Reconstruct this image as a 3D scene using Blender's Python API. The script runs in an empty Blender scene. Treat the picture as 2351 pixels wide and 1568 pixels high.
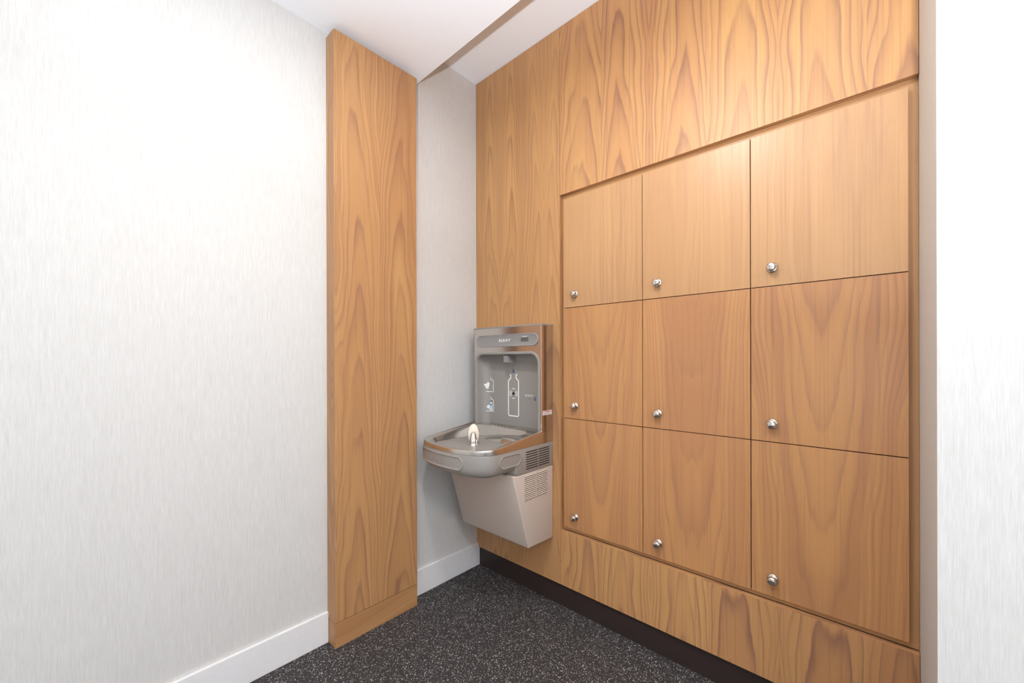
import bpy, bmesh, math, random
from mathutils import Vector, Matrix
random.seed(4)
SC = bpy.context.scene
COL = SC.collection
PI = math.pi
# ------------------------------------------------------------------ camera
FPX, YAW, PITCH, ROLL, SY = 916.81, math.radians(42.4623), math.radians(-0.0207), math.radians(-0.15), 825.485
CAMP = Vector((-1.5003, -1.6403, 1.1344))
F = Vector((math.cos(YAW) * math.cos(PITCH), math.sin(YAW) * math.cos(PITCH), math.sin(PITCH)))
R0 = Vector((math.sin(YAW), -math.cos(YAW), 0))
U0 = R0.cross(F)
Rv = R0 * math.cos(ROLL) + U0 * math.sin(ROLL)
Uv = U0 * math.cos(ROLL) - R0 * math.sin(ROLL)
cam = bpy.data.cameras.new('camera')
co = bpy.data.objects.new('camera', cam)
COL.objects.link(co)
co.matrix_world = Matrix(((Rv.x, Uv.x, -F.x, CAMP.x), (Rv.y, Uv.y, -F.y, CAMP.y), (Rv.z, Uv.z, -F.z, CAMP.z), (0, 0, 0, 1)))
cam.sensor_width = 36.0
cam.sensor_fit = 'HORIZONTAL'
cam.lens = FPX / 2351.0 * 36.0
cam.shift_y = (SY - 784.0) / 2351.0
cam.clip_start = 0.02
SC.camera = co
# ------------------------------------------------------------------ world, light, exposure
w = bpy.data.worlds.new('world')
SC.world = w
w.use_nodes = True
w.node_tree.nodes['Background'].inputs['Color'].default_value = (1, 1, 1, 1)
w.node_tree.nodes['Background'].inputs['Strength'].default_value = 0.0


def area(name, loc, size, power, color=(1, 1, 1), shape='DISK', rot=(0, 0, 0), spread=180, sizey=None):
    l = bpy.data.lights.new(name, 'AREA')
    l.shape = shape
    l.size = size
    if sizey:
        l.size_y = sizey
    l.energy = power
    l.color = color
    l.spread = math.radians(spread)
    o = bpy.data.objects.new(name, l)
    COL.objects.link(o)
    o.location = loc
    o.rotation_euler = rot
    return o


# recessed ceiling lamp of the room behind the camera
area('ceiling_lamp', (-1.10, -1.05, 2.45), 0.14, 15.5, (1.0, 0.985, 0.965))
area('ceiling_lamp', (-1.6, -2.95, 2.445), 0.45, 25, (1.0, 0.985, 0.965))
# the photographer's flash on the camera's hot shoe: bare head plus the part of it thrown at the ceiling
FLASH = Vector((-1.88, -1.76, 1.03))
fl = bpy.data.lights.new('camera_flash', 'POINT')
fl.energy = 6.5
fl.shadow_soft_size = 0.035
fl.color = (0.96, 0.98, 1.01)
flo = bpy.data.objects.new('camera_flash', fl)
COL.objects.link(flo)
flo.location = FLASH
bo = area('camera_flash_bounce', FLASH, 0.07, 45, (0.89, 0.975, 1.085), spread=128)
bo.rotation_euler = Vector((0.36, -0.05, 1.0)).to_track_quat('-Z', 'Y').to_euler()
SC.view_settings.view_transform = 'Standard'
SC.view_settings.look = 'None'
SC.view_settings.gamma = 1.0
SC.view_settings.use_curve_mapping = False
SC.view_settings.exposure = 0.08
SC.cycles.max_bounces = 12
SC.cycles.diffuse_bounces = 8
SC.cycles.glossy_bounces = 6
SC.cycles.sample_clamp_indirect = 6.0
SC.cycles.caustics_reflective = False
SC.cycles.caustics_refractive = False
SC.cycles.use_denoising = True


# ------------------------------------------------------------------ materials
def new_mat(name):
    m = bpy.data.materials.new(name)
    m.use_nodes = True
    nt = m.node_tree
    b = nt.nodes['Principled BSDF']
    return m, nt, b


def plain(name, col, rough=0.5, metal=0.0, bump=None, spec=0.5, coat=0.0):
    m, nt, b = new_mat(name)
    b.inputs['Base Color'].default_value = (*col, 1)
    b.inputs['Roughness'].default_value = rough
    b.inputs['Metallic'].default_value = metal
    b.inputs['Specular IOR Level'].default_value = spec
    b.inputs['Coat Weight'].default_value = coat
    tc = nt.nodes.new('ShaderNodeTexCoord')
    n = nt.nodes.new('ShaderNodeTexNoise')
    n.inputs['Scale'].default_value = bump[0] if bump else 60
    nt.links.new(tc.outputs['Object'], n.inputs['Vector'])
    # slight variation so that no surface is perfectly even
    mx = nt.nodes.new('ShaderNodeMix')
    mx.data_type = 'RGBA'
    mx.inputs[6].default_value = (*[c * 0.96 for c in col], 1)
    mx.inputs[7].default_value = (*[min(1, c * 1.04) for c in col], 1)
    nt.links.new(n.outputs['Fac'], mx.inputs[0])
    nt.links.new(mx.outputs[2], b.inputs['Base Color'])
    if bump:
        bp = nt.nodes.new('ShaderNodeBump')
        bp.inputs['Strength'].default_value = bump[1]
        bp.inputs['Distance'].default_value = bump[2]
        nt.links.new(n.outputs['Fac'], bp.inputs['Height'])
        nt.links.new(bp.outputs['Normal'], b.inputs['Normal'])
    return m


def M_(nt, op, a, b=None, c=None):
    n = nt.nodes.new('ShaderNodeMath')
    n.operation = op
    for i, v in enumerate((a, b, c)):
        if v is None:
            continue
        if isinstance(v, (int, float)):
            n.inputs[i].default_value = v
        else:
            nt.links.new(v, n.inputs[i])
    return n.outputs[0]


def noise_(nt, x, y, z, scale=1.0, detail=2.0, rough=0.5):
    cb = nt.nodes.new('ShaderNodeCombineXYZ')
    for i, v in enumerate((x, y, z)):
        if isinstance(v, (int, float)):
            cb.inputs[i].default_value = v
        else:
            nt.links.new(v, cb.inputs[i])
    n = nt.nodes.new('ShaderNodeTexNoise')
    n.inputs['Scale'].default_value = scale
    n.inputs['Detail'].default_value = detail
    n.inputs['Roughness'].default_value = rough
    nt.links.new(cb.outputs[0], n.inputs['Vector'])
    return n.outputs['Fac']


def mixc(nt, fac, a, b):
    mx = nt.nodes.new('ShaderNodeMix')
    mx.data_type = 'RGBA'
    for i, v in ((0, fac), (6, a), (7, b)):
        if isinstance(v, tuple):
            mx.inputs[i].default_value = (*v, 1)
        elif isinstance(v, (int, float)):
            mx.inputs[i].default_value = v
        else:
            nt.links.new(v, mx.inputs[i])
    return mx.outputs[2]


def wood(name, W=0.16, c0=0.5, K=900, G=5.0, amp=0.5, line=0.8, light=(0.57, 0.305, 0.115), mid=(0.47, 0.225, 0.095),
         dark=(0.26, 0.12, 0.072), seed=0.0, rough=0.42):
    """book-matched sliced veneer: UV in metres, v along the grain; parabolic growth rings make the cathedrals"""
    m, nt, b = new_mat(name)
    uv = nt.nodes.new('ShaderNodeUVMap')
    uv.uv_map = 'UVMap'
    sp = nt.nodes.new('ShaderNodeSeparateXYZ')
    nt.links.new(uv.outputs[0], sp.inputs[0])
    u, v = sp.outputs[0], sp.outputs[1]
    t = M_(nt, 'PINGPONG', u, W)
    idx = M_(nt, 'FLOOR', M_(nt, 'DIVIDE', u, 2 * W))
    zz = M_(nt, 'ADD', M_(nt, 'MULTIPLY', idx, 3.7), seed)
    w1 = noise_(nt, M_(nt, 'MULTIPLY', t, 5.0), M_(nt, 'MULTIPLY', v, 1.1), zz, 1.0, 2.0)
    w2 = noise_(nt, M_(nt, 'MULTIPLY', t, 30.0), M_(nt, 'MULTIPLY', v, 4.0), zz, 1.0, 3.0)
    ctr = M_(nt, 'ADD', M_(nt, 'SUBTRACT', t, c0 * W), M_(nt, 'MULTIPLY', M_(nt, 'SUBTRACT', w1, 0.5), 0.16))
    q = M_(nt, 'MULTIPLY', M_(nt, 'MULTIPLY', ctr, ctr), K)
    s = M_(nt, 'ADD', q, M_(nt, 'MULTIPLY', v, G))
    s = M_(nt, 'ADD', s, M_(nt, 'MULTIPLY', w2, amp * 0.9))
    s = M_(nt, 'ADD', s, M_(nt, 'MULTIPLY', w1, amp * 2.0))
    fr = M_(nt, 'FRACT', s)
    # late wood: ramps up slowly, ends sharply
    up = M_(nt, 'POWER', fr, 4.0)
    dn = M_(nt, 'MINIMUM', M_(nt, 'MULTIPLY', M_(nt, 'SUBTRACT', 1.0, fr), 9.0), 1.0)
    ring = M_(nt, 'MULTIPLY', up, dn)
    var = noise_(nt, M_(nt, 'MULTIPLY', t, 14.0), M_(nt, 'MULTIPLY', v, 1.3), M_(nt, 'ADD', zz, 9.0), 1.0, 2.0)
    ring = M_(nt, 'MULTIPLY', ring, M_(nt, 'MULTIPLY_ADD', var, 2.4, -0.35))
    ring = M_(nt, 'MINIMUM', M_(nt, 'MAXIMUM', M_(nt, 'MULTIPLY', ring, line), 0.0), 1.0)
    # band tone follows the growth rings
    band = noise_(nt, M_(nt, 'MULTIPLY', s, 0.8), M_(nt, 'MULTIPLY', v, 0.25), M_(nt, 'ADD', zz, 4.0), 1.0, 2.0)
    broad = noise_(nt, M_(nt, 'MULTIPLY', t, 9.0), M_(nt, 'MULTIPLY', v, 0.9), M_(nt, 'ADD', zz, 14.0), 1.0, 2.0)
    tone = M_(nt, 'ADD', M_(nt, 'MULTIPLY', band, 0.65), M_(nt, 'MULTIPLY', broad, 0.35))
    tone = M_(nt, 'MULTIPLY_ADD', M_(nt, 'SUBTRACT', tone, 0.5), 3.6, 0.5)
    tone = M_(nt, 'MINIMUM', M_(nt, 'MAXIMUM', tone, 0.0), 1.0)
    # straight pin-stripe grain and pores
    st = noise_(nt, M_(nt, 'MULTIPLY', t, 150.0), M_(nt, 'MULTIPLY', v, 1.6), zz, 1.0, 2.0)
    pores = noise_(nt, M_(nt, 'MULTIPLY', u, 700.0), M_(nt, 'MULTIPLY', v, 20.0), seed, 1.0, 1.0)
    c = mixc(nt, tone, light, mid)
    sf = M_(nt, 'MULTIPLY', M_(nt, 'MAXIMUM', M_(nt, 'SUBTRACT', st, 0.52), 0.0), 1.5)
    c = mixc(nt, M_(nt, 'MINIMUM', sf, 0.3), c, dark)
    c = mixc(nt, ring, c, dark)
    pf = M_(nt, 'MULTIPLY', M_(nt, 'MAXIMUM', M_(nt, 'SUBTRACT', pores, 0.60), 0.0), 1.2)
    c = mixc(nt, M_(nt, 'MINIMUM', pf, 0.2), c, dark)
    nt.links.new(c, b.inputs['Base Color'])
    b.inputs['Roughness'].default_value = rough
    b.inputs['Specular IOR Level'].default_value = 0.42
    bp = nt.nodes.new('ShaderNodeBump')
    bp.inputs['Strength'].default_value = 0.12
    bp.inputs['Distance'].default_value = 0.0006
    nt.links.new(pores, bp.inputs['Height'])
    nt.links.new(bp.outputs['Normal'], b.inputs['Normal'])
    return m


def wallpaper(name, axis):
    m, nt, b = new_mat(name)
    tc = nt.nodes.new('ShaderNodeTexCoord')
    sp = nt.nodes.new('ShaderNodeSeparateXYZ')
    nt.links.new(tc.outputs['Object'], sp.inputs[0])
    u = M_(nt, 'ADD', sp.outputs[0], sp.outputs[1])
    v = sp.outputs[2]
    a = noise_(nt, M_(nt, 'MULTIPLY', u, 520.0), M_(nt, 'MULTIPLY', v, 22.0), 0.0, 1.0, 2.0, 0.6)
    a2 = noise_(nt, M_(nt, 'MULTIPLY', u, 160.0), M_(nt, 'MULTIPLY', v, 7.0), 3.0, 1.0, 1.0)
    f = M_(nt, 'ADD', M_(nt, 'MULTIPLY', a, 0.7), M_(nt, 'MULTIPLY', a2, 0.3))
    f = M_(nt, 'MINIMUM', M_(nt, 'MAXIMUM', M_(nt, 'MULTIPLY_ADD', M_(nt, 'SUBTRACT', f, 0.5), 2.6, 0.55), 0.0), 1.0)
    c = mixc(nt, f, (0.575, 0.558, 0.527), (0.675, 0.662, 0.634))
    nt.links.new(c, b.inputs['Base Color'])
    b.inputs['Roughness'].default_value = 0.62
    b.inputs['Specular IOR Level'].default_value = 0.35
    bp = nt.nodes.new('ShaderNodeBump')
    bp.inputs['Strength'].default_value = 0.18
    bp.inputs['Distance'].default_value = 0.0008
    nt.links.new(f, bp.inputs['Height'])
    nt.links.new(bp.outputs['Normal'], b.inputs['Normal'])
    return m


def rubber_floor(name):
    m, nt, b = new_mat(name)
    tc = nt.nodes.new('ShaderNodeTexCoord')
    wob = nt.nodes.new('ShaderNodeTexNoise')
    wob.inputs['Scale'].default_value = 300
    nt.links.new(tc.outputs['Object'], wob.inputs['Vector'])
    mxv = nt.nodes.new('ShaderNodeMix')
    mxv.data_type = 'VECTOR'
    mxv.inputs[0].default_value = 0.006
    nt.links.new(tc.outputs['Object'], mxv.inputs[4])
    nt.links.new(wob.outputs['Color'], mxv.inputs[5])
    fl_ = []
    for sc, thr, rad in ((190, 0.60, 0.34), (300, 0.56, 0.36)):
        vo = nt.nodes.new('ShaderNodeTexVoronoi')
        vo.inputs['Scale'].default_value = sc
        nt.links.new(mxv.outputs[1], vo.inputs['Vector'])
        sp = nt.nodes.new('ShaderNodeSeparateColor')
        nt.links.new(vo.outputs['Color'], sp.inputs[0])
        on = M_(nt, 'GREATER_THAN', sp.outputs[0], thr)
        rr = M_(nt, 'MULTIPLY', sp.outputs[1], rad)
        near = M_(nt, 'LESS_THAN', vo.outputs['Distance'], M_(nt, 'ADD', rr, 0.08))
        br = M_(nt, 'MULTIPLY_ADD', sp.outputs[2], 0.75, 0.25)
        fl_.append(M_(nt, 'MULTIPLY', M_(nt, 'MULTIPLY', on, near), br))
    f = M_(nt, 'MAXIMUM', fl_[0], fl_[1])
    c = mixc(nt, f, (0.036, 0.031, 0.031), (0.68, 0.65, 0.62))
    nt.links.new(c, b.inputs['Base Color'])
    b.inputs['Roughness'].default_value = 0.7
    b.inputs['Specular IOR Level'].default_value = 0.25
    bp = nt.nodes.new('ShaderNodeBump')
    bp.inputs['Strength'].default_value = 0.3
    bp.inputs['Distance'].default_value = 0.0006
    nt.links.new(wob.outputs['Fac'], bp.inputs['Height'])
    nt.links.new(bp.outputs['Normal'], b.inputs['Normal'])
    return m


def brushed(name, col, rough, along):
    m, nt, b = new_mat(name)
    b.inputs['Metallic'].default_value = 1.0
    tc = nt.nodes.new('ShaderNodeTexCoord')
    mp = nt.nodes.new('ShaderNodeMapping')
    mp.inputs['Scale'].default_value = along
    nt.links.new(tc.outputs['Object'], mp.inputs['Vector'])
    n = nt.nodes.new('ShaderNodeTexNoise')
    n.inputs['Scale'].default_value = 1.0
    n.inputs['Detail'].default_value = 2.0
    nt.links.new(mp.outputs[0], n.inputs['Vector'])
    c = mixc(nt, n.outputs['Fac'], tuple(x * 0.93 for x in col), tuple(min(1, x * 1.05) for x in col))
    nt.links.new(c, b.inputs['Base Color'])
    r = M_(nt, 'MULTIPLY_ADD', n.outputs['Fac'], 0.10, rough - 0.05)
    nt.links.new(r, b.inputs['Roughness'])
    return m


MAT = {}
MAT['wood_panel'] = wood('walnut_veneer_panel', W=0.21, c0=0.42, K=310, G=3.3, amp=0.75, line=1.15, seed=1.3)
MAT['wood_left'] = wood('walnut_veneer_left_panel', W=0.145, c0=0.55, K=800, G=3.6, amp=0.6, line=0.8, seed=6.1, light=(0.56, 0.30, 0.115), mid=(0.46, 0.235, 0.10))
MAT['wood_col'] = wood('walnut_veneer_pilaster', W=0.19, c0=0.52, K=420, G=3.2, amp=0.8, line=1.0, seed=2.2, light=(0.51, 0.275, 0.108), mid=(0.41, 0.20, 0.085))
MAT['wood_door'] = wood('walnut_veneer_door', W=0.19, c0=0.98, K=260, G=-3.4, amp=0.9, line=0.6, seed=8.4, rough=0.36, light=(0.54, 0.265, 0.10), mid=(0.445, 0.205, 0.086))
MAT['wood_door_plain'] = wood('walnut_veneer_door_plain', W=0.19, c0=0.9, K=300, G=1.2, amp=0.45, line=0.22, seed=3.4, rough=0.34,
                              light=(0.52, 0.29, 0.13), mid=(0.465, 0.248, 0.112))
MAT['wood_edge'] = wood('walnut_edge_banding', W=0.3, c0=0.5, K=120, G=1.0, amp=0.3, line=0.3, seed=5.0, light=(0.50, 0.27, 0.11), mid=(0.42, 0.21, 0.085))
MAT['paper'] = wallpaper('grasscloth_wallpaper', 0)
MAT['ceil'] = plain('ceiling_paint', (0.90, 0.918, 0.94), 0.8, bump=(500, 0.05, 0.0005))
MAT['base'] = plain('baseboard_paint', (0.80, 0.785, 0.78), 0.4)
MAT['toe'] = plain('dark_toe_kick', (0.030, 0.018, 0.016), 0.45)
MAT['floor'] = rubber_floor('flecked_rubber')
MAT['steel'] = brushed('brushed_stainless', (0.66, 0.62, 0.58), 0.20, (4, 900, 900))
MAT['steel_v'] = brushed('brushed_stainless_side', (0.62, 0.56, 0.52), 0.18, (900, 900, 4))
MAT['basin'] = brushed('basin_stainless', (0.66, 0.62, 0.57), 0.22, (300, 8, 300))
MAT['chrome'] = plain('polished_chrome', (0.85, 0.85, 0.86), 0.05, 1.0)
MAT['nickel'] = brushed('satin_nickel', (0.70, 0.64, 0.58), 0.15, (300, 300, 300))
MAT['grey'] = plain('grey_plastic', (0.285, 0.26, 0.235), 0.42)
MAT['grey_d'] = plain('grey_plastic_alcove', (0.30, 0.275, 0.25), 0.33)
MAT['pill'] = plain('grey_bezel_plastic', (0.27, 0.255, 0.245), 0.35)
MAT['powder'] = plain('textured_powder_coat', (0.55, 0.465, 0.395), 0.5, bump=(700, 0.5, 0.0006))
MAT['slot'] = plain('joint_and_painted_slot_shade', (0.012, 0.009, 0.008), 0.7)  # near-black that paints the shade of slots and gaps; also the dark joint
MAT['white'] = plain('white_print', (0.82, 0.82, 0.80), 0.5)
MAT['blue'] = plain('blue_print', (0.055, 0.10, 0.24), 0.5)
MAT['lblue'] = plain('pale_blue_print', (0.42, 0.60, 0.78), 0.5)
MAT['lcd'] = plain('lcd_glass', (0.10, 0.105, 0.095), 0.25)
MAT['cream'] = plain('hood_reflection_cream', (0.86, 0.76, 0.62), 0.3)  # cream colour stands in for bright light reflected in the chrome hood
MAT['black'] = plain('black_lens_and_hole_shade', (0.01, 0.008, 0.008), 0.2)
MAT['red'] = plain('red_print', (0.55, 0.08, 0.07), 0.5)
MAT['carcass'] = plain('carcass_melamine', (0.30, 0.16, 0.07), 0.5)

# ------------------------------------------------------------------ mesh helpers (world coordinates in, origin handled)
ORG = {}


def org(o):
    return ORG.get(o.name, Vector((0, 0, 0))) if o else Vector((0, 0, 0))


def link(name, me, mat, parent=None, smooth=False, angle=None):
    o = bpy.data.objects.new(name, me)
    COL.objects.link(o)
    if mat is not None and not me.materials:
        me.materials.append(mat)
    if parent is not None:
        o.parent = parent
        ORG[o.name] = org(parent)
    if smooth:
        me.polygons.foreach_set('use_smooth', [True] * len(me.polygons))
        if angle is not None:
            me.set_sharp_from_angle(angle=math.radians(angle))
    return o


def mesh(name, verts, faces, mat, parent=None, smooth=False, angle=None):
    p = org(parent)
    me = bpy.data.meshes.new(name)
    me.from_pydata([tuple(Vector(v) - p) for v in verts], [], faces)
    bm = bmesh.new()
    bm.from_mesh(me)
    bmesh.ops.recalc_face_normals(bm, faces=bm.faces)
    bm.to_mesh(me)
    bm.free()
    return link(name, me, mat, parent, smooth, angle)


def box(name, x0, x1, y0, y1, z0, z1, mat, parent=None, bevel=0.0, uvoff=(0, 0), horiz=False):
    p = org(parent)
    bm = bmesh.new()
    bmesh.ops.create_cube(bm, size=1.0)
    for v in bm.verts:
        v.co = Vector((x0 + (v.co.x + .5) * (x1 - x0), y0 + (v.co.y + .5) * (y1 - y0), z0 + (v.co.z + .5) * (z1 - z0)))
    if bevel > 0:
        bmesh.ops.bevel(bm, geom=list(bm.edges), offset=bevel, segments=2, affect='EDGES', profile=0.6)
    bmesh.ops.recalc_face_normals(bm, faces=bm.faces)
    uvl = bm.loops.layers.uv.new('UVMap')
    for f in bm.faces:
        n = f.normal
        for l in f.loops:
            c = l.vert.co
            if abs(n.x) >= abs(n.y) and abs(n.x) >= abs(n.z):
                a, b_ = c.y, c.z
            elif abs(n.y) >= abs(n.z):
                a, b_ = c.x, c.z
            else:
                a, b_ = c.x, c.y
            if horiz:
                a, b_ = b_, a
            l[uvl].uv = (a + uvoff[0], b_ + uvoff[1])
    for v in bm.verts:
        v.co -= p
    me = bpy.data.meshes.new(name)
    bm.to_mesh(me)
    bm.free()
    return link(name, me, mat, parent)


def empty(name, loc, label=None, cat=None, group=None):
    o = bpy.data.objects.new(name, None)
    COL.objects.link(o)
    o.location = loc
    o.empty_display_size = 0.05
    ORG[o.name] = Vector(loc)
    tag(o, label, cat, group)
    return o


def tag(o, label=None, cat=None, group=None, kind=None):
    if label:
        o['label'] = label
    if cat:
        o['category'] = cat
    if group:
        o['group'] = group
    if kind:
        o['kind'] = kind
    return o


def prism(name, pts, axis, a, b, mat, parent=None, bevel=0.0, smooth=False, angle=40):
    """pts 2-D polygon; axis 0: (y,z) extruded along x from a to b; 1: (x,z) along y; 2: (x,y) along z"""
    def P(p, t):
        return (t, p[0], p[1]) if axis == 0 else ((p[0], t, p[1]) if axis == 1 else (p[0], p[1], t))
    n = len(pts)
    vs = [P(p, a) for p in pts] + [P(p, b) for p in pts]
    fs = [tuple(range(n)), tuple(range(2 * n - 1, n - 1, -1))]
    for i in range(n):
        j = (i + 1) % n
        fs.append((i, j, n + j, n + i))
    o = mesh(name, vs, fs, mat, parent)
    me = o.data
    if bevel > 0:
        bm = bmesh.new()
        bm.from_mesh(me)
        es = [e for e in bm.edges if len(e.link_faces) == 2 and e.calc_face_angle(0) > math.radians(30)]
        bmesh.ops.bevel(bm, geom=es, offset=bevel, segments=3, affect='EDGES', profile=0.5)
        bm.to_mesh(me)
        bm.free()
    if smooth:
        me.polygons.foreach_set('use_smooth', [True] * len(me.polygons))
        me.set_sharp_from_angle(angle=math.radians(angle))
    return o


def rrect(c0, c1, d0, d1, r, n=8):
    """rounded rectangle outline in 2-D, counter-clockwise"""
    pts = []
    for (cx, cy, a0) in ((c1 - r, d1 - r, 0), (c0 + r, d1 - r, 90), (c0 + r, d0 + r, 180), (c1 - r, d0 + r, 270)):
        for k in range(n + 1):
            a = math.radians(a0 + 90.0 * k / n)
            pts.append((cx + r * math.cos(a), cy + r * math.sin(a)))
    return pts


def stroke(name, paths, x, width, depth, mat, parent):
    """flat printed line work lying in a plane x = const, facing -x; paths of (y,z), closed when first == last"""
    vs, fs = [], []
    for path in paths:
        closed = path[0] == path[-1]
        pts = [Vector(p) for p in (path[:-1] if closed else path)]
        n = len(pts)
        base = len(vs)
        for i in range(n):
            a = pts[i - 1] if (i > 0 or closed) else pts[i]
            b = pts[(i + 1) % n] if (i < n - 1 or closed) else pts[i]
            d1 = (pts[i] - a)
            d2 = (b - pts[i])
            t = Vector((0, 0))
            if d1.length > 1e-9:
                t += d1.normalized()
            if d2.length > 1e-9:
                t += d2.normalized()
            t.normalize()
            nrm = Vector((-t.y, t.x))
            k = 1.0
            if d1.length > 1e-9 and d2.length > 1e-9:
                k = 1.0 / max(0.5, abs(nrm.dot(Vector((-d1.normalized().y, d1.normalized().x)))))
            for s in (1, -1):
                q = pts[i] + nrm * s * width * 0.5 * k
                vs.append((x, q.x, q.y))
                vs.append((x - depth, q.x, q.y))
        m = n if closed else n - 1
        for i in range(m):
            j = (i + 1) % n
            A, B = base + 4 * i, base + 4 * j
            fs += [(A + 1, B + 1, B + 3, A + 3), (A, A + 2, B + 2, B), (A, B, B + 1, A + 1), (A + 2, A + 3, B + 3, B + 2)]
        if not closed:
            for i in (0, n - 1):
                A = base + 4 * i
                fs.append((A, A + 1, A + 3, A + 2))
    return mesh(name, vs, fs, mat, parent)


def text_mesh(body, size, extrude, shear=0.0, bold=0.0):
    c = bpy.data.curves.new('lettering', 'FONT')
    c.body = body
    c.size = size
    c.extrude = extrude
    c.align_x = 'CENTER'
    c.align_y = 'CENTER'
    c.resolution_u = 3
    c.offset = bold
    c.shear = shear
    o = bpy.data.objects.new('lettering', c)
    COL.objects.link(o)
    dg = bpy.context.evaluated_depsgraph_get()
    me = bpy.data.meshes.new_from_object(o.evaluated_get(dg))
    bpy.data.objects.remove(o)
    bpy.data.curves.remove(c)
    return me


def text_on_x(name, body, size, yc, zc, x, mat, parent, extrude=0.0004, shear=0.0, sx=1.0, bold=0.0):
    """lettering on a plane x = const read from the -x side (reading direction is -y)"""
    me = text_mesh(body, size, extrude, shear, bold)
    p = org(parent)
    for v in me.vertices:
        c = v.co.copy()
        v.co = Vector((x - c.z, yc - c.x * sx, zc + c.y)) - p
    me.materials.clear()
    return link(name, me, mat, parent)


def lathe_x(name, prof, mat, parent, centre, seg=28, flat=1.0):
    """profile of (radius, x) turned about an x-parallel axis through centre"""
    vs, fs = [], []
    n = len(prof)
    for k in range(seg):
        a = 2 * PI * k / seg
        for r, xx in prof:
            vs.append((centre[0] + xx, centre[1] + r * math.cos(a) * flat, centre[2] + r * math.sin(a)))
    for k in range(seg):
        k2 = (k + 1) % seg
        for i in range(n - 1):
            fs.append((k * n + i, k2 * n + i, k2 * n + i + 1, k * n + i + 1))
    fs.append(tuple(k * n + n - 1 for k in range(seg)))
    fs.append(tuple(k * n for k in range(seg)))
    return mesh(name, vs, fs, mat, parent, True, 35)


# ------------------------------------------------------------------ the room
HC, HR = 2.4554, 2.6583            # main ceiling, raised ceiling strip over the lockers
EX = -0.3933                       # edge of the main ceiling
YW = -1.7226                       # right end of the locker recess
XB, YB = -3.1, -3.5                # walls behind the camera
JX = -0.41                         # face of the right wall
tag(box('floor', XB - .1, 0.6, YB - .1, 0.1, -0.1, 0.0, MAT['floor']), 'black rubber floor with dense grey and white flecks', None, None, 'structure')
tag(box('ceiling', XB - .1, EX, YB - .1, 0.1, HC, HR + 0.1, MAT['ceil']), 'white painted main ceiling with a straight dropped edge', None, None, 'structure')
tag(box('ceiling', EX, 0.6, YB - .1, 0.1, HR, HR + 0.1, MAT['ceil']), 'higher white ceiling strip above the lockers', None, None, 'structure')
tag(box('wall_left', XB - .1, 0.6, 0.0, 0.12, 0.0, HR + 0.1, MAT['paper']), 'off-white wall in vertically streaked wallpaper', None, None, 'structure')
tag(box('wall_right', JX, 0.6, YB - .1, YW, 0.0, HR, MAT['paper'], bevel=0.0), 'off-white wallpapered wall beside the lockers', None, None, 'structure')
tag(box('wall_back', XB - .1, XB, YB - .1, 0.0, 0.0, HC, MAT['ceil']), 'white painted wall behind the camera', None, None, 'structure')
tag(box('wall_rear', XB, JX, YB - .1, YB, 0.0, HC, MAT['ceil']), 'white painted end wall behind the camera', None, None, 'structure')


def baseboard(name, x0, x1, y0, y1):
    return tag(box(name, x0, x1, y0, y1, 0.0, 0.1217, MAT['base'], bevel=0.0025), 'flat white painted baseboard', None, None, 'structure')


CX0, CX1, CY, CS, CH = -0.816, -0.4378, -0.0717, 0.0979, 2.4338
baseboard('baseboard_left', XB, CX0, -0.012, 0.0)
baseboard('baseboard_left', CX1, 0.011, -0.012, 0.0)
baseboard('baseboard_right', JX - 0.012, JX, YB, YW)

# the wood pilaster on the left wall
pil = empty('wood_pilaster', ((CX0 + CX1) / 2, -0.03, 0), 'tall walnut veneer pilaster standing out from the white left wall', 'pilaster')
box('panel', CX0, CX1, CY, -0.0005, CS + 0.0012, CH, MAT['wood_col'], pil, 0.0012, (1.0, 0.35))
box('plinth', CX0, CX1, CY, -0.0125, 0.0005, CS - 0.0012, MAT['wood_edge'], pil, 0.0012, (0.3, 0.2), True)
box('joint', CX0 + .003, CX1 - .003, CY + .003, -0.0125, CS - .002, CS + .002, MAT['slot'], pil)

# wood-panelled wall with the locker opening
FY, FZ0, FZ1, WB = -0.566, 0.3515, 1.8859, 0.1022
wf = tag(box('wall_front', 0.45, 0.6, YW, 0.0, 0.0, HR, MAT['carcass']), 'wood panelled wall holding fountain and lockers', None, None, 'structure')
tag(box('trim_1', 0.0, 0.0215, FY + 0.0006, -0.0005, WB, HR - 0.002, MAT['wood_left'], None, 0.0008, (0.62, -0.62)), 'tall walnut veneer wall panel behind the fountain', None, None, 'structure')
tag(box('trim_2', 0.0, 0.0215, YW + 0.001, FY - 0.0006, FZ1, HR - 0.002, MAT['wood_panel'], None, 0.0008, (2.04, 0.1)), 'wide walnut veneer wall panel above the lockers', None, None, 'structure')
tag(box('trim_3', 0.0, 0.0215, YW + 0.001, FY - 0.0006, WB, FZ0, MAT['wood_panel'], None, 0.0008, (2.04, 0.75)), 'low walnut veneer wall panel below the lockers', None, None, 'structure')
tag(box('baseboard_front', 0.011, 0.03, YW, -0.0005, 0.0, WB + 0.02, MAT['toe']), 'dark brown recessed toe kick under the wood panels', None, None, 'structure')
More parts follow.
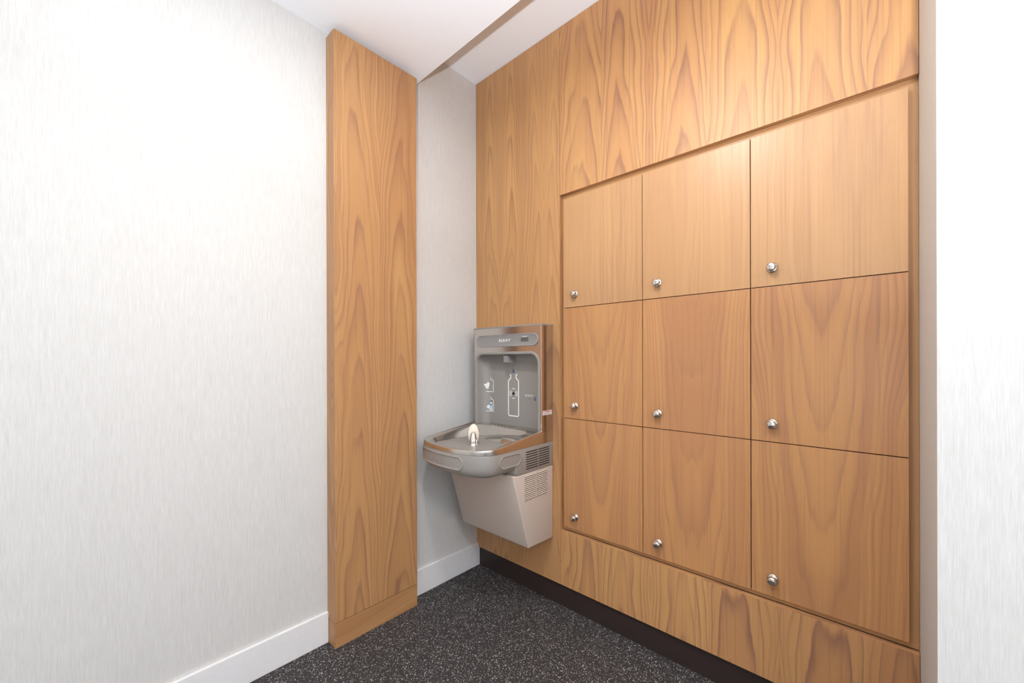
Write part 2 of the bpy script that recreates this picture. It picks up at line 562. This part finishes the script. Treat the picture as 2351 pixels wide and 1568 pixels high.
# face frame behind the doors
YL, Y1, Y2, YR = -0.5822, -0.9582, -1.3312, -1.7036
Z0, Z1, Z2, Z3 = 0.3705, 0.867, 1.367, 1.8634
FRX = 0.0215
ff = tag(box('trim_4', FRX, FRX + 0.02, YL - 0.004, FY, FZ0 - .01, FZ1 + .01, MAT['wood_edge'], None, 0, (0.1, 0)), 'narrow recessed walnut face frame around the lockers', None, None, 'structure')
box('face_frame_stile', FRX, FRX + 0.02, YW + 0.0005, YR + 0.004, FZ0 - .01, FZ1 + .01, MAT['wood_edge'], ff, 0, (0.9, 0))
box('face_frame_rail', FRX, FRX + 0.02, YR + 0.004, YL - 0.004, Z3 - 0.004, FZ1 + .01, MAT['wood_edge'], ff, 0, (0.2, 0.1), True)
box('face_frame_rail', FRX, FRX + 0.02, YR + 0.004, YL - 0.004, FZ0 - .01, Z0 + 0.004, MAT['wood_edge'], ff, 0, (0.5, 0.1), True)

box('painted_gap_shade', FRX - 0.0008, FRX + 0.001, YW + 0.002, FY - 0.001, FZ0 - 0.001, FZ0 + 0.0020, MAT['slot'], ff)  # near-black strip standing in for the shade where ledge meets frame

# ------------------------------------------------------------------ nine lockers
GAP = 0.0013
DX = 0.0058
ROWS = [('top', Z2, Z3), ('middle', Z1, Z2), ('bottom', Z0, Z1)]
COLS = [('left', YL, Y1), ('centre', Y1, Y2), ('right', Y2, YR)]
knob_meshes = {}
LBL = {
    (0, 0): 'top row walnut locker nearest the fountain, pale straight grain',
    (0, 1): 'top row walnut locker in the centre column, pale straight grain',
    (0, 2): 'top row walnut locker at the right end, next to the white wall',
    (1, 0): 'middle row walnut locker nearest the fountain',
    (1, 1): 'walnut locker at the very centre of the nine',
    (1, 2): 'middle row walnut locker at the right end, next to the white wall',
    (2, 0): 'bottom row walnut locker nearest the fountain',
    (2, 1): 'bottom row walnut locker in the centre column',
    (2, 2): 'bottom row walnut locker at the right end, next to the white wall'}
DOOR_UV = {(0, 0): (0.07, 0.1), (0, 1): (0.45, 0.9), (0, 2): (1.03, 1.7), (1, 0): (0, 0), (1, 1): (0, 0), (1, 2): (0, 0),
           (2, 0): (0, 0), (2, 1): (0, 0), (2, 2): (0, 0)}
first_lock = None
for ri, (rn, za, zb) in enumerate(ROWS):
    for ci, (cn, ya, yb) in enumerate(COLS):
        yc, zc_ = (ya + yb) / 2, za
        lk = empty('locker', (0.2, yc, za), LBL[(ri, ci)], 'locker', 'nine built-in walnut lockers')
        bw = 0.0085
        # open-fronted carcass
        def carc(x0, x1, y0, y1, z0, z1):
            return [(x0, y0, z0), (x1, y0, z0), (x1, y1, z0), (x0, y1, z0), (x0, y0, z1), (x1, y0, z1), (x1, y1, z1), (x0, y1, z1)]
        xi, xo = 0.024, 0.42
        o_ = carc(xi, xo, yb + .0006, ya - .0006, za + .0006, zb - .0006)
        i_ = carc(xi, xo - bw, yb + bw, ya - bw, za + bw, zb - bw)
        fs = []
        for b_, fl_ in ((0, False), (8, True)):
            for q in ((0, 1, 2, 3), (4, 5, 6, 7), (0, 1, 5, 4), (3, 2, 6, 7), (1, 2, 6, 5)):
                fs.append(tuple(b_ + k for k in q))
        for a, c in ((0, 3), (3, 7), (7, 4), (4, 0)):
            fs.append((a, c, c + 8, a + 8))
        mesh('body', o_ + i_, fs, MAT['carcass'], lk)
        mat = MAT['wood_door_plain'] if ri == 0 else MAT['wood_door']
        # the veneer leaf is centred on the door and runs through rows two and three
        uo = (-yc + 0.19 + ci * 0.38 * 2, 0.2 + ci * 0.37) if ri else (DOOR_UV[(ri, ci)][0] - yc, DOOR_UV[(ri, ci)][1])
        door = box('door', DX, FRX - 0.0025, yb + GAP, ya - GAP, za + GAP, zb - GAP, mat, lk, 0.0009, uo)
        ky, kz = ya - 0.0615, za + 0.0585
        c = (DX, ky, kz)
        if first_lock is None:
            parts = []
            parts.append(lathe_x('lock_rosette', [(0.0165, 0.0), (0.0165, -0.0022), (0.0155, -0.0040), (0.0125, -0.0056), (0.0100, -0.0062)], MAT['nickel'], door, c, 32))
            parts.append(lathe_x('lock_knob', [(0.0095, -0.0060), (0.0112, -0.0085), (0.0128, -0.0150), (0.0132, -0.0200), (0.0124, -0.0232), (0.0100, -0.0252), (0.0094, -0.0256)], MAT['nickel'], door, c, 32))
            # black disc on the knob's side, painted shade of a padlock hole
            vs, fs2 = [], []
            for k in range(14):
                a = 2 * PI * k / 14
                px, pz = -0.0125 + 0.0030 * math.cos(a), 0.0030 * math.sin(a) + 0.001
                for yy in (-0.0121, -0.0131):
                    vs.append((c[0] + px, c[1] + yy, c[2] + pz))
            for k in range(14):
                k2 = (k + 1) % 14
                fs2.append((2 * k, 2 * k2, 2 * k2 + 1, 2 * k + 1))
            fs2.append(tuple(2 * k + 1 for k in range(14)))
            fs2.append(tuple(2 * k for k in range(14)))
            parts.append(mesh('padlock_hole_shade', vs, fs2, MAT['black'], door))
            first_lock = (parts, Vector((0.2, yc, za)), Vector(c))
        else:
            src, so, sc_ = first_lock
            for p_ in src:
                cp = p_.copy()
                COL.objects.link(cp)
                cp.parent = door
                cp.location = (Vector(c) - Vector((0.2, yc, za))) - (sc_ - so)

# ------------------------------------------------------------------ drinking fountain with bottle filler
YC, HW = -0.3003, 0.2253
YF, YLF = YC - HW, YC + HW
fo = empty('drinking_fountain', (-0.001, YC, 0.31), 'stainless wall-mounted drinking fountain with bottle filler in the corner', 'fountain')

ctl = [(HW, -0.001), (HW, -0.06), (HW, -0.12), (HW, -0.18), (HW, -0.24), (HW, -0.30), (HW, -0.345), (HW - .0035, -0.382), (HW - .017, -0.411),
       (HW - .035, -0.428), (HW - .06, -0.4425), (0.13, -0.4545), (0.088, -0.4635), (0.044, -0.4685), (0, -0.470)]
half = []
for i in range(len(ctl) - 1):
    p0, p1, p2, p3 = ctl[max(0, i - 1)], ctl[i], ctl[i + 1], ctl[min(len(ctl) - 1, i + 2)]
    if i == len(ctl) - 2:
        p3 = (-0.044, -0.4685)
    for k in range(4):
        t = k / 4
        half.append(tuple(0.5 * ((2 * b) + (-a + c) * t + (2 * a - 5 * b + 4 * c - d) * t * t + (-a + 3 * b - 3 * c + d) * t ** 3) for a, b, c, d in zip(p0, p1, p2, p3)))
half.append(ctl[-1])
OUT = [(x, YC - d) for d, x in half] + [(x, YC + d) for d, x in reversed(half[:-1])]
NO = len(OUT)
NRM = []
for i in range(NO):
    a = Vector(OUT[max(0, i - 1)])
    b = Vector(OUT[min(NO - 1, i + 1)])
    t = (b - a).normalized()
    n = Vector((-t.y, t.x))          # walking right -> front -> left, inward is to the right of travel
    if n.dot(Vector((-0.2, YC)) - Vector(OUT[i])) < 0:
        n = -n
    NRM.append(n)
SLEN = [0.0]
for i in range(1, NO):
    SLEN.append(SLEN[-1] + (Vector(OUT[i]) - Vector(OUT[i - 1])).length)


def outset(off):
    r = []
    for p, n in zip(OUT, NRM):
        q = Vector(p) + n * off
        q.x = min(q.x, -0.001)
        r.append((q.x, q.y))
    return r


def zr(x):
    if x > -0.0876:
        return 0.811
    if x > -0.36:
        t = (-0.0876 - x) / (0.36 - 0.0876)
        return 0.811 + (0.779 - 0.811) * t
    t = min(1.0, (-0.36 - x) / 0.11)
    return 0.779 + (0.772 - 0.779) * t


def loft(name, rings, mat, parent, cap_first=False, cap_last=False, closed=True, smooth=True, angle=35):
    vs, fs = [], []
    n = len(rings[0])
    for r in rings:
        vs += r
    for k in range(len(rings) - 1):
        for i in range(n if closed else n - 1):
            j = (i + 1) % n
            fs.append((k * n + i, k * n + j, (k + 1) * n + j, (k + 1) * n + i))
    if cap_first:
        fs.append(tuple(range(n)))
    if cap_last:
        fs.append(tuple((len(rings) - 1) * n + i for i in range(n)))
    return mesh(name, vs, fs, mat, parent, smooth, angle)


# grey apron under the basin
ap = []
for z, off in ((0.7535, 0.004), (0.7535, 0.0018), (0.7520, 0.0006), (0.7495, 0.0), (0.705, 0.0), (0.688, 0.002), (0.676, 0.007), (0.667, 0.015), (0.6615, 0.026), (0.6595, 0.042)):
    ap.append([(x, y, z) for x, y in outset(off)])
apron = loft('apron', ap, MAT['grey'], fo, True, True)
# housing block behind the apron, reaching lower
prism('rear_housing', [(-0.001, 0.7495), (-0.262, 0.7495), (-0.262, 0.655), (-0.252, 0.6435), (-0.001, 0.6435)], 1, YF - 0.0006, YLF + 0.0006, MAT['grey'], fo, 0.003, True)

# stainless top: band, rolled rim and bowl as one continuous sheet
CEN = (-0.255, YC)


def sstep(a, b, x):
    t = max(0.0, min(1.0, (x - a) / (b - a)))
    return t * t * (3 - 2 * t)


def bowl(x, y, d):
    top = zr(x) - 0.004
    floor_ = 0.737 + 0.010 * (abs(y - YC) / 0.2) ** 2
    z = top + (floor_ - top) * sstep(0.004, 0.060, d)
    # bottle platform at the back
    m = sstep(-0.182, -0.152, x) * sstep(-0.372, -0.352, y) * (1 - sstep(-0.243, -0.213, y))
    z = z + (0.800 - z) * m
    # shallow soap-dish shelf at the right of the platform
    m2 = sstep(-0.205, -0.178, x) * (1 - sstep(-0.372, -0.352, y))
    z = max(z, z + (0.781 - z) * m2) if z < 0.781 else z
    # left rear falls away gently
    m3 = sstep(-0.14, -0.07, x) * sstep(-0.243, -0.213, y)
    z = z + (max(z, 0.795) - z) * m3
    # the sheet runs level under the bottle filler
    m5 = sstep(-0.112, -0.088, x)
    z = z + (0.8035 - z) * m5
    # small ledge in the front left corner
    m4 = sstep(-0.165, -0.145, y) * (1 - sstep(-0.405, -0.375, x))
    z = z + (max(z, 0.762) - z) * m4
    return z


rings = []
for z, off in ((0.7545, 0.003), (0.7545, 0.0)):
    rings.append([(x, y, z) for x, y in outset(off)])
for k in range(3):
    t = (k + 1) / 3
    rings.append([(x, y, 0.7545 + (zr(x) - 0.0045 - 0.7545) * t) for x, y in outset(0.0)])
for dz, off in ((-0.0022, 0.0006), (-0.0005, 0.0022), (0.0, 0.0045), (-0.0002, 0.0085), (-0.0015, 0.0115), (-0.004, 0.0140)):
    rings.append([(x, y, zr(x) + dz) for x, y in outset(off)])
inner = outset(0.014)
NQ = 44
for k in range(1, NQ):
    q = k / NQ
    ring = []
    for (x, y) in inner:
        px, py = x + (CEN[0] - x) * q, y + (CEN[1] - y) * q
        d = min(abs(py - (YC - HW + .014)), abs(py - (YC + HW - .014)), abs(px + 0.456 - 0.0)) if True else 0
        d = min(d, q * (Vector((x, y)) - Vector(CEN)).length)
        if px > -0.09:
            d = min(d, max(0.0, -0.03 - px) + 0.02)
        ring.append((px, py, bowl(px, py, d)))
    rings.append(ring)
basin = loft('basin', rings, MAT['basin'], fo, False, True, True, True, 60)
# drain: strainer in the bowl and raised ribs on the platform
for k in range(5):
    y = -0.222 - k * 0.0240
    prism('drain_rib', [(-0.096, 0.8028), (-0.093, 0.8062), (-0.036, 0.8062), (-0.034, 0.8028)], 1, y - 0.0028, y + 0.0028, MAT['basin'], basin, 0.0009, True)
vs, fs = [], []
for r, z in ((0.030, 0.7372), (0.029, 0.7392), (0.020, 0.7392), (0.017, 0.7380)):
    for k in range(24):
        a = 2 * PI * k / 24
        vs.append((-0.245 + r * math.cos(a), YC + r * math.sin(a), z))
for i in range(3):
    for k in range(24):
        k2 = (k + 1) % 24
        fs.append((i * 24 + k, i * 24 + k2, (i + 1) * 24 + k2, (i + 1) * 24 + k))
fs.append(tuple(72 + k for k in range(24)))
mesh('strainer', vs, fs, MAT['basin'], basin, True, 35)

# bubbler: hood with its bright reflection painted cream, a tapering chrome spout before it
BX, BY = -0.300, -0.307
dirv = Vector((0.70, 0.714))
side = Vector((-dirv.y, dirv.x))
bub = []


def bpt(f_, s_, z):
    return (BX + dirv.x * f_ + side.x * s_, BY + dirv.y * f_ + side.y * s_, z)


hood = []
for (f_, k) in ((0.000, 0.62), (0.003, 0.93), (0.006, 1.0), (0.011, 1.0), (0.014, 0.93), (0.016, 0.6)):
    ring = []
    for i in range(36):
        a = 2 * PI * i / 36
        ring.append(bpt(f_ + 0.004, 0.0245 * k * math.cos(a), 0.797 + 0.0475 * math.sin(a) * (0.9 + 0.1 * k)))
    hood.append(ring)
loft('bubbler_hood', hood, MAT['cream'], fo, True, True, True, True, 50)
sp_r = []
for z, rw, rd, fo_ in ((0.7385, 0.021, 0.016, -0.008), (0.741, 0.0195, 0.0155, -0.008), (0.7435, 0.0165, 0.0135, -0.008), (0.765, 0.0155, 0.013, -0.0085), (0.785, 0.0135, 0.012, -0.0085), (0.800, 0.0110, 0.0105, -0.008), (0.807, 0.0085, 0.009, -0.007), (0.8115, 0.0050, 0.006, -0.006), (0.813, 0.0015, 0.002, -0.005)):
    sp_r.append([bpt(fo_ + 1.1 * rd * math.sin(2 * PI * i / 28), 1.15 * rw * math.cos(2 * PI * i / 28), z) for i in range(28)])
loft('bubbler_spout', sp_r, MAT['chrome'], fo, True, True, True, True, 50)

# powder-coated lower cabinet, tapering towards the bottom
cabinet = prism('cabinet', [(-0.001, 0.6445), (-0.277, 0.6445), (-0.1787, 0.3138), (-0.001, 0.3065)], 1, YF, YC + HW - 0.018, MAT['powder'], fo, 0.006, True, 30)
# louvres in the cabinet side
for c_ in range(2):
    xa, xb = ((-0.2035, -0.1290), (-0.1215, -0.0452))[c_]
    for r_ in range(13):
        z = 0.6320 - r_ * 0.0083
        prism('louvre', [(YF + 0.0004, z + 0.0022), (YF - 0.0026, z - 0.0012), (YF - 0.0022, z - 0.0026), (YF + 0.0004, z - 0.0026)], 0, xa, xb, MAT['powder'], cabinet)
        prism('vent_slot_shade', [(YF + 0.0004, z - 0.0026), (YF - 0.0004, z - 0.0026), (YF - 0.0004, z - 0.0052), (YF + 0.0004, z - 0.0052)], 0, xa, xb, MAT['slot'], cabinet)  # near-black strip paints the shade under each louvre
# near-black bars standing in for the shade inside the grey housing's slots
for c_ in range(2):
    xa, xb = ((-0.1945, -0.1150), (-0.1090, -0.0315))[c_]
    for r_ in range(8):
        z = 0.7360 - r_ * 0.0103
        box('vent_slot_shade', xa, xb, YF - 0.0011, YF + 0.0005, z - 0.0040, z, MAT['slot'], apron)


# push bars: rounded pads wrapped on the apron
def wrap(s, z, out):
    for i in range(1, NO):
        if SLEN[i] >= s:
            t = (s - SLEN[i - 1]) / (SLEN[i] - SLEN[i - 1])
            p = Vector(OUT[i - 1]).lerp(Vector(OUT[i]), t)
            n = NRM[i - 1].lerp(NRM[i], t).normalized()
            q = p - n * out
            return (q.x, q.y, z)
    return (*OUT[-1], z)


def s_of_y(y):
    """arc length of the front at coordinate y"""
    best = min(range(NO), key=lambda i: abs(OUT[i][1] - y) + (10 if OUT[i][0] > -0.36 else 0))
    return SLEN[best]


def pushbar(name, s0, s1, z0, z1, parent):
    sc, zc = (s0 + s1) / 2, (z0 + z1) / 2
    rings = []
    for (ins, out) in ((0.0, -0.001), (0.0, 0.0022), (0.0012, 0.0034), (0.0032, 0.0036), (0.0052, 0.0030), (0.0066, 0.0018), (0.0085, 0.0016)):
        r = min(0.030, (z1 - z0) / 2 - 0.0005) - ins
        # densify the outline so that it bends with the apron
        o2 = rrect(s0 + ins, s1 - ins, z0 + ins, z1 - ins, max(r, 0.004), 8)
        dense = []
        for i in range(len(o2)):
            a, b = o2[i], o2[(i + 1) % len(o2)]
            steps = 10 if i % 9 == 8 else 1
            for k in range(steps):
                dense.append((a[0] + (b[0] - a[0]) * k / steps, a[1] + (b[1] - a[1]) * k / steps))
        rings.append([wrap(s, z, out) for s, z in dense])
    # inner rings shrink towards the centre line so that the pad follows the curve
    last = []
    for i in range(1, 5):
        q = i / 4.0
        ring = []
        for (x_, y_, z_), (s, z) in zip(rings[6 + 0], dense):
            ring.append(wrap(s, z + (zc - z) * q, 0.0016))
        rings.append(ring)
    return loft(name, rings, MAT['grey'], parent, True, False, True, True, 50)


sR0 = 0.2275 - 0.001
pushbar('push_bar', sR0, 0.358, 0.6885, 0.7430, apron)
pushbar('push_bar', s_of_y(-0.417), s_of_y(-0.112), 0.6865, 0.7435, apron)
# raised lettering on the front bar
me = text_mesh('ELKAY', 0.026, 0.0006, 0.2, 0.0)
pf = org(fo)
sc0 = s_of_y(-0.27)
me2 = bpy.data.meshes.new('lettering')
for v in me.vertices:
    c = v.co.copy()
    v.co = Vector(wrap(sc0 - (-c.x * 1.35) * 1.0, 0.713 + c.y, 0.0019 + c.z)) - pf
me.materials.clear()
link('lettering', me, MAT['grey'], apron)

# bottle filler back panel -----------------------------------------------------------
FX = -0.0865
ZT = 1.2955
y0, y1 = YF, YLF - 0.002            # right (-) and left (+) edges
# front plate with an arched alcove opening
AL, AR, AT, ABOT, RAD = y1 - 0.010, y0 + 0.010, 1.1706, 0.8020, 0.055


def upath(d, n=10, m=10):
    """U outline, from bottom right up, over and down to bottom left, inset by d"""
    r = max(RAD - d, 0.006)
    a, b, t = AR + d, AL - d, AT - d
    pts = []
    for k in range(m):
        pts.append((a, ABOT + (t - r - ABOT) * k / m))
    for k in range(n + 1):
        an = PI - (PI / 2) * k / n
        pts.append((a + r + r * math.cos(an), t - r + r * math.sin(an)))
    for k in range(1, m):
        pts.append((a + r + (b - a - 2 * r) * k / m, t))
    for k in range(n + 1):
        an = PI / 2 - (PI / 2) * k / n
        pts.append((b - r + r * math.cos(an), t - r + r * math.sin(an)))
    for k in range(1, m + 1):
        pts.append((b, t - r - (t - r - ABOT) * k / m))
    return pts


U_ = upath(0)


def outer(i, p):
    y, z = p
    if z <= AT - RAD + 1e-9:
        return (y0 if y < YC else y1, z)
    if abs(z - AT) < 1e-9 and AR + RAD - 1e-9 <= y <= AL - RAD + 1e-9 and not (abs(y - (AR + RAD)) < 1e-9 or abs(y - (AL - RAD)) < 1e-9):
        return (y, ZT - .006)
    # corner arcs: split between side and top
    if y < YC:
        t = (y - AR) / RAD
        return (y0, z + (ZT - .006 - z) * min(1, t * 2.0)) if t < 0.5 else (y0 + (y - y0) * (t - .5) * 2, ZT - .006)
    t = (AL - y) / RAD
    return (y1, z + (ZT - .006 - z) * min(1, t * 2.0)) if t < 0.5 else (y1 - (y1 - y) * (t - .5) * 2, ZT - .006)


vs, fs = [], []
n = len(U_)
for i, p in enumerate(U_):
    o2 = outer(i, p)
    vs += [(FX, p[0], p[1]), (FX, o2[0], o2[1]), (FX + .004, p[0], p[1])]
for i in range(n - 1):
    fs.append((3 * i, 3 * i + 3, 3 * i + 4, 3 * i + 1))
    fs.append((3 * i, 3 * i + 2, 3 * i + 5, 3 * i + 3))
front = mesh('filler_front_plate', vs, fs, MAT['steel'], fo)
# side cheeks
box('filler_side', FX, -0.001, y0, y0 + 0.002, 0.8060, ZT - .006, MAT['steel_v'], fo)
box('filler_side', FX, -0.001, y1 - 0.002, y1, 0.8060, ZT - .006, MAT['steel_v'], fo)
box('filler_corner_trim', FX - 0.0012, FX + 0.0035, y0 - 0.0006, y0 + 0.0022, 0.8060, ZT - .006, MAT['chrome'], fo, 0.0008)
box('top_cap', FX - 0.002, -0.001, y0 - 0.002, y1 + 0.002, ZT - .0062, ZT + .0015, MAT['grey'], fo, 0.0012)
# grey concave alcove with a rolled lip
rings = []
lip = [(-0.0015, FX + 0.001), (-0.0015, FX - 0.002), (0.0005, FX - 0.0032), (0.008, FX - 0.0030), (0.0115, FX - 0.0015), (0.013, FX + 0.002)]
for d, x in lip:
    rings.append([(x, a, b) for a, b in upath(d)])
DEP = 0.0625
ACV = 0.046
for k in range(1, 13):
    a = (PI / 2) * k / 12
    d = 0.013 + ACV * (1 - math.cos(a))
    x = FX + 0.002 + (DEP - 0.002) * math.sin(a)
    rings.append([(x, p, q) for p, q in upath(d)])
alc = loft('alcove', rings, MAT['grey_d'], fo, False, True, False, True, 50)
AXP = FX + DEP                                   # back of the alcove
# nozzle under the alcove roof
noz = mesh('nozzle', [(-0.082, -0.286, 1.152), (-0.082, -0.314, 1.152), (-0.024, -0.318, 1.152), (-0.024, -0.282, 1.152),
                      (-0.082, -0.286, 1.120), (-0.082, -0.314, 1.120), (-0.050, -0.318, 1.116), (-0.050, -0.282, 1.116), (-0.024, -0.318, 1.134), (-0.024, -0.282, 1.134)],
           [(0, 1, 2, 3), (0, 1, 5, 4), (4, 5, 6, 7), (6, 7, 9, 8), (0, 4, 7, 9, 3), (1, 2, 8, 6, 5), (3, 2, 8, 9)], MAT['pill'], fo)
# display pill
PY0, PY1, PZ0, PZ1 = -0.5085, -0.1005, 1.1965, 1.2565
prs = []
for ins, x in ((0.0, FX + .001), (0.0, FX - 0.0025), (0.0015, FX - 0.0042), (0.0040, FX - 0.0042), (0.0050, FX - 0.0030), (0.0056, FX - 0.0028)):
    prs.append([(x, a, b) for a, b in rrect(PY0 + ins, PY1 - ins, PZ0 + ins, PZ1 - ins, (PZ1 - PZ0) / 2 - ins - 0.0005, 10)])
disp = loft('display_panel', prs, MAT['pill'], fo, True, True, True, True, 40)
DXF = FX - 0.0028
text_on_x('lettering', 'ELKAY', 0.0185, -0.2995, 1.2268, DXF, MAT['white'], disp, 0.0003, 0.05, 1.45, 0.0003)
box('screen', DXF - 0.0004, DXF + 0.0005, -0.4515, -0.4065, 1.2185, 1.2365, MAT['lcd'], disp)
box('screen_trim', DXF - 0.0006, DXF + 0.0005, -0.4520, -0.4060, 1.2172, 1.2184, MAT['grey'], disp)
for a, b in ((-0.4170, -0.4120), (-0.4445, -0.4195)):      # tiny print over the screen, too small to read
    box('screen_caption', DXF - 0.0003, DXF + 0.0004, b, a, 1.2402, 1.2428, MAT['white'], disp)

# printed pictograms on the alcove back
def alc_x(y):
    d = AL - y
    if d >= 0.013 + ACV:
        return AXP
    k = max(0.0, (d - 0.013) / ACV)
    return FX + 0.002 + (DEP - 0.002) * math.sqrt(max(0.0, 1 - (1 - k) ** 2))


def on_alcove(o):
    """bend a print drawn on the flat back plane on to the curved left cheek, keeping its distance from the wall"""
    p = org(o)
    for v in o.data.vertices:
        w_ = v.co + p
        lift = w_.x - AXP
        y = w_.y
        if y > AL - 0.013 - ACV:
            # slide along the sight line of a person standing before the basin
            lo, hi = w_.y - 0.06, w_.y
            for _ in range(30):
                y = (lo + hi) / 2
                if y - w_.y + 0.92 * (AXP - alc_x(y)) > 0:
                    hi = y
                else:
                    lo = y
            w_.z = w_.z + (AXP - alc_x(y)) * 0.06
        w_.y = y
        w_.x = alc_x(y) + lift
        v.co = w_ - p
    return o


PX = AXP - 0.0002
WD = 0.0062


def arc(cy, cz, r, a0, a1, n=8, ry=1.0):
    return [(cy - r * ry * math.cos(math.radians(a0 + (a1 - a0) * k / n)), cz + r * math.sin(math.radians(a0 + (a1 - a0) * k / n))) for k in range(n + 1)]


bl, br, bb, sh, nt_, nb = -0.2650, -0.3330, 0.8515, 1.0245, 1.0600, 1.0430
bott = [(bl + 0.0085, nt_ + .001), (bl - 0.0175 + 0.0, nt_ - .004)]
left = [(-0.2735, 1.0605), (-0.2815, 1.0555), (-0.2815, 1.0430), (-0.2775, 1.0375), (-0.2690, 1.0315), (-0.2650, 1.0235)]
path = left + [(-0.2650, 0.8600)] + [(-0.2650 - 0.008 * (1 - math.cos(a)), 0.8600 - 0.008 * math.sin(a)) for a in (0.4, 0.8, 1.2, 1.57)] + \
    [(-0.3330 + 0.008 * (1 - math.sin(a)), 0.8520 + 0.008 * (1 - math.cos(a))) for a in (0.0, 0.4, 0.8, 1.2, 1.57)] + \
    [(-0.5980 - p[0], p[1]) for p in reversed(left)]
stroke('bottle_graphic', [path], PX, WD, 0.0004, MAT['white'], alc)
sy, sz = -0.2995, 0.9641
stroke('sensor_ring_graphic', [arc(sy, sz, 0.0245, -38, 38), arc(sy, sz, 0.0245, 142, 218), arc(sy, sz, 0.0155, -42, 42), arc(sy, sz, 0.0155, 138, 222), arc(sy, sz, 0.0245, 62, 118), arc(sy, sz, 0.0245, 242, 298)], PX, 0.0034, 0.0004, MAT['white'], alc)
lathe_x('sensor', [(0.0072, 0.001), (0.0072, -0.0014), (0.0060, -0.0020), (0.0030, -0.0024)], MAT['black'], alc, (AXP, sy, sz), 20)


def drop(name, cy, cz, h, mat):
    w_ = h * 0.25
    pts = [(cy, cz + h * 0.5)]
    for k in range(13):
        a = math.radians(25 - 230 * k / 12)
        pts.append((cy - w_ * math.cos(a), cz - h * 0.22 + w_ * 1.05 * math.sin(a)))
    return prism(name, pts, 0, PX + 0.0001, PX - 0.0004, mat, alc)


drop('water_drop_graphic', -0.300, 1.0782, 0.026, MAT['blue'])
for k, zb in enumerate((0.9655, 0.8632)):
    yR, yLm = -0.1578, -0.1045
    zt = zb + 0.0755
    path = [(-0.1390, zt), (-0.1392, zt - 0.0135), (-0.1500, zt - 0.0135), (-0.1555, zt - 0.0165), (-0.1575, zt - 0.0220), (-0.1578, zb), (yLm, zb - 0.0005)]
    dense = [path[0]]
    for a_, b_ in zip(path[:-1], path[1:]):
        nseg = max(1, int(math.hypot(b_[0] - a_[0], b_[1] - a_[1]) / 0.005))
        dense += [(a_[0] + (b_[0] - a_[0]) * q_ / nseg, a_[1] + (b_[1] - a_[1]) * q_ / nseg) for q_ in range(1, nseg + 1)]
    on_alcove(stroke('instruction_graphic', [dense], PX, 0.0034, 0.0004, MAT['white'], alc))
# hand holding a cup at the sensor, and a bottle under the stream
on_alcove(prism('hand_graphic', [(-0.0880, 0.9990), (-0.0935, 1.0065), (-0.1050, 1.0040), (-0.1170, 1.0150), (-0.1295, 1.0105), (-0.1265, 0.9950), (-0.1180, 0.9790), (-0.1010, 0.9830), (-0.1000, 0.9920)], 0, PX + .0001, PX - 0.0004, MAT['white'], alc))
on_alcove(stroke('sensor_ring_graphic', [arc(-0.1500, 0.988, 0.0105, -80, 80, 8, 0.8), arc(-0.1510, 0.988, 0.0050, -80, 80, 6, 0.8)], PX, 0.0026, 0.0004, MAT['white'], alc))
on_alcove(prism('bottle_icon_graphic', [(-0.1300, 0.8675), (-0.1500, 0.8675), (-0.1500, 0.8985), (-0.1470, 0.9045), (-0.1470, 0.9110), (-0.1345, 0.9110), (-0.1345, 0.9045), (-0.1300, 0.8985)], 0, PX + .0001, PX - 0.0004, MAT['white'], alc))
on_alcove(prism('bottle_icon_fill', [(-0.1322, 0.8690), (-0.1478, 0.8690), (-0.1478, 0.9000), (-0.1322, 0.9000)], 0, PX - .0003, PX - 0.0006, MAT['blue'], alc))
on_alcove(prism('bottle_icon_water', [(-0.1322, 0.8735), (-0.1478, 0.8735), (-0.1478, 0.8935), (-0.1322, 0.8935)], 0, PX - .0005, PX - 0.0008, MAT['lblue'], alc))
on_alcove(prism('hand_graphic', [(-0.1095, 0.8800), (-0.1290, 0.8740), (-0.1290, 0.8900), (-0.1240, 0.8955), (-0.1150, 0.8925), (-0.1095, 0.8900)], 0, PX + .0001, PX - 0.0004, MAT['white'], alc))
on_alcove(prism('stream_graphic', [(-0.1385, 0.9110), (-0.1425, 0.9110), (-0.1425, 0.9260), (-0.1385, 0.9260)], 0, PX + .0001, PX - 0.0004, MAT['blue'], alc))
text_on_x('lettering', 'ELKAY', 0.0140, -0.4010, 0.9590, PX, MAT['white'], alc, 0.0003, 0.1, 1.25)
text_on_x('lettering', 'ezH2O', 0.0120, -0.4130, 0.9435, PX, MAT['pill'], alc, 0.0003, 0.1, 1.0)
drop('water_drop_graphic', -0.4375, 0.9470, 0.022, MAT['blue'])
# maker's sticker on the side
stk = box('side_sticker', -0.0785, -0.0105, y0 - 0.0006, y0 + 0.0005, 0.8810, 0.9010, MAT['white'], fo)
for a, b, z, m_ in ((-0.0765, -0.0705, 0.8960, 'red'), (-0.0185, -0.0125, 0.8960, 'red'), (-0.0660, -0.0230, 0.8965, 'red'), (-0.0760, -0.0130, 0.8890, 'pill'), (-0.0760, -0.0200, 0.8850, 'pill')):
    box('sticker_print', a, b, y0 - 0.0008, y0 + 0.0004, z - (0.0022 if m_ == 'red' else 0.0009), z + (0.0022 if m_ == 'red' else 0.0009), MAT[m_], stk)
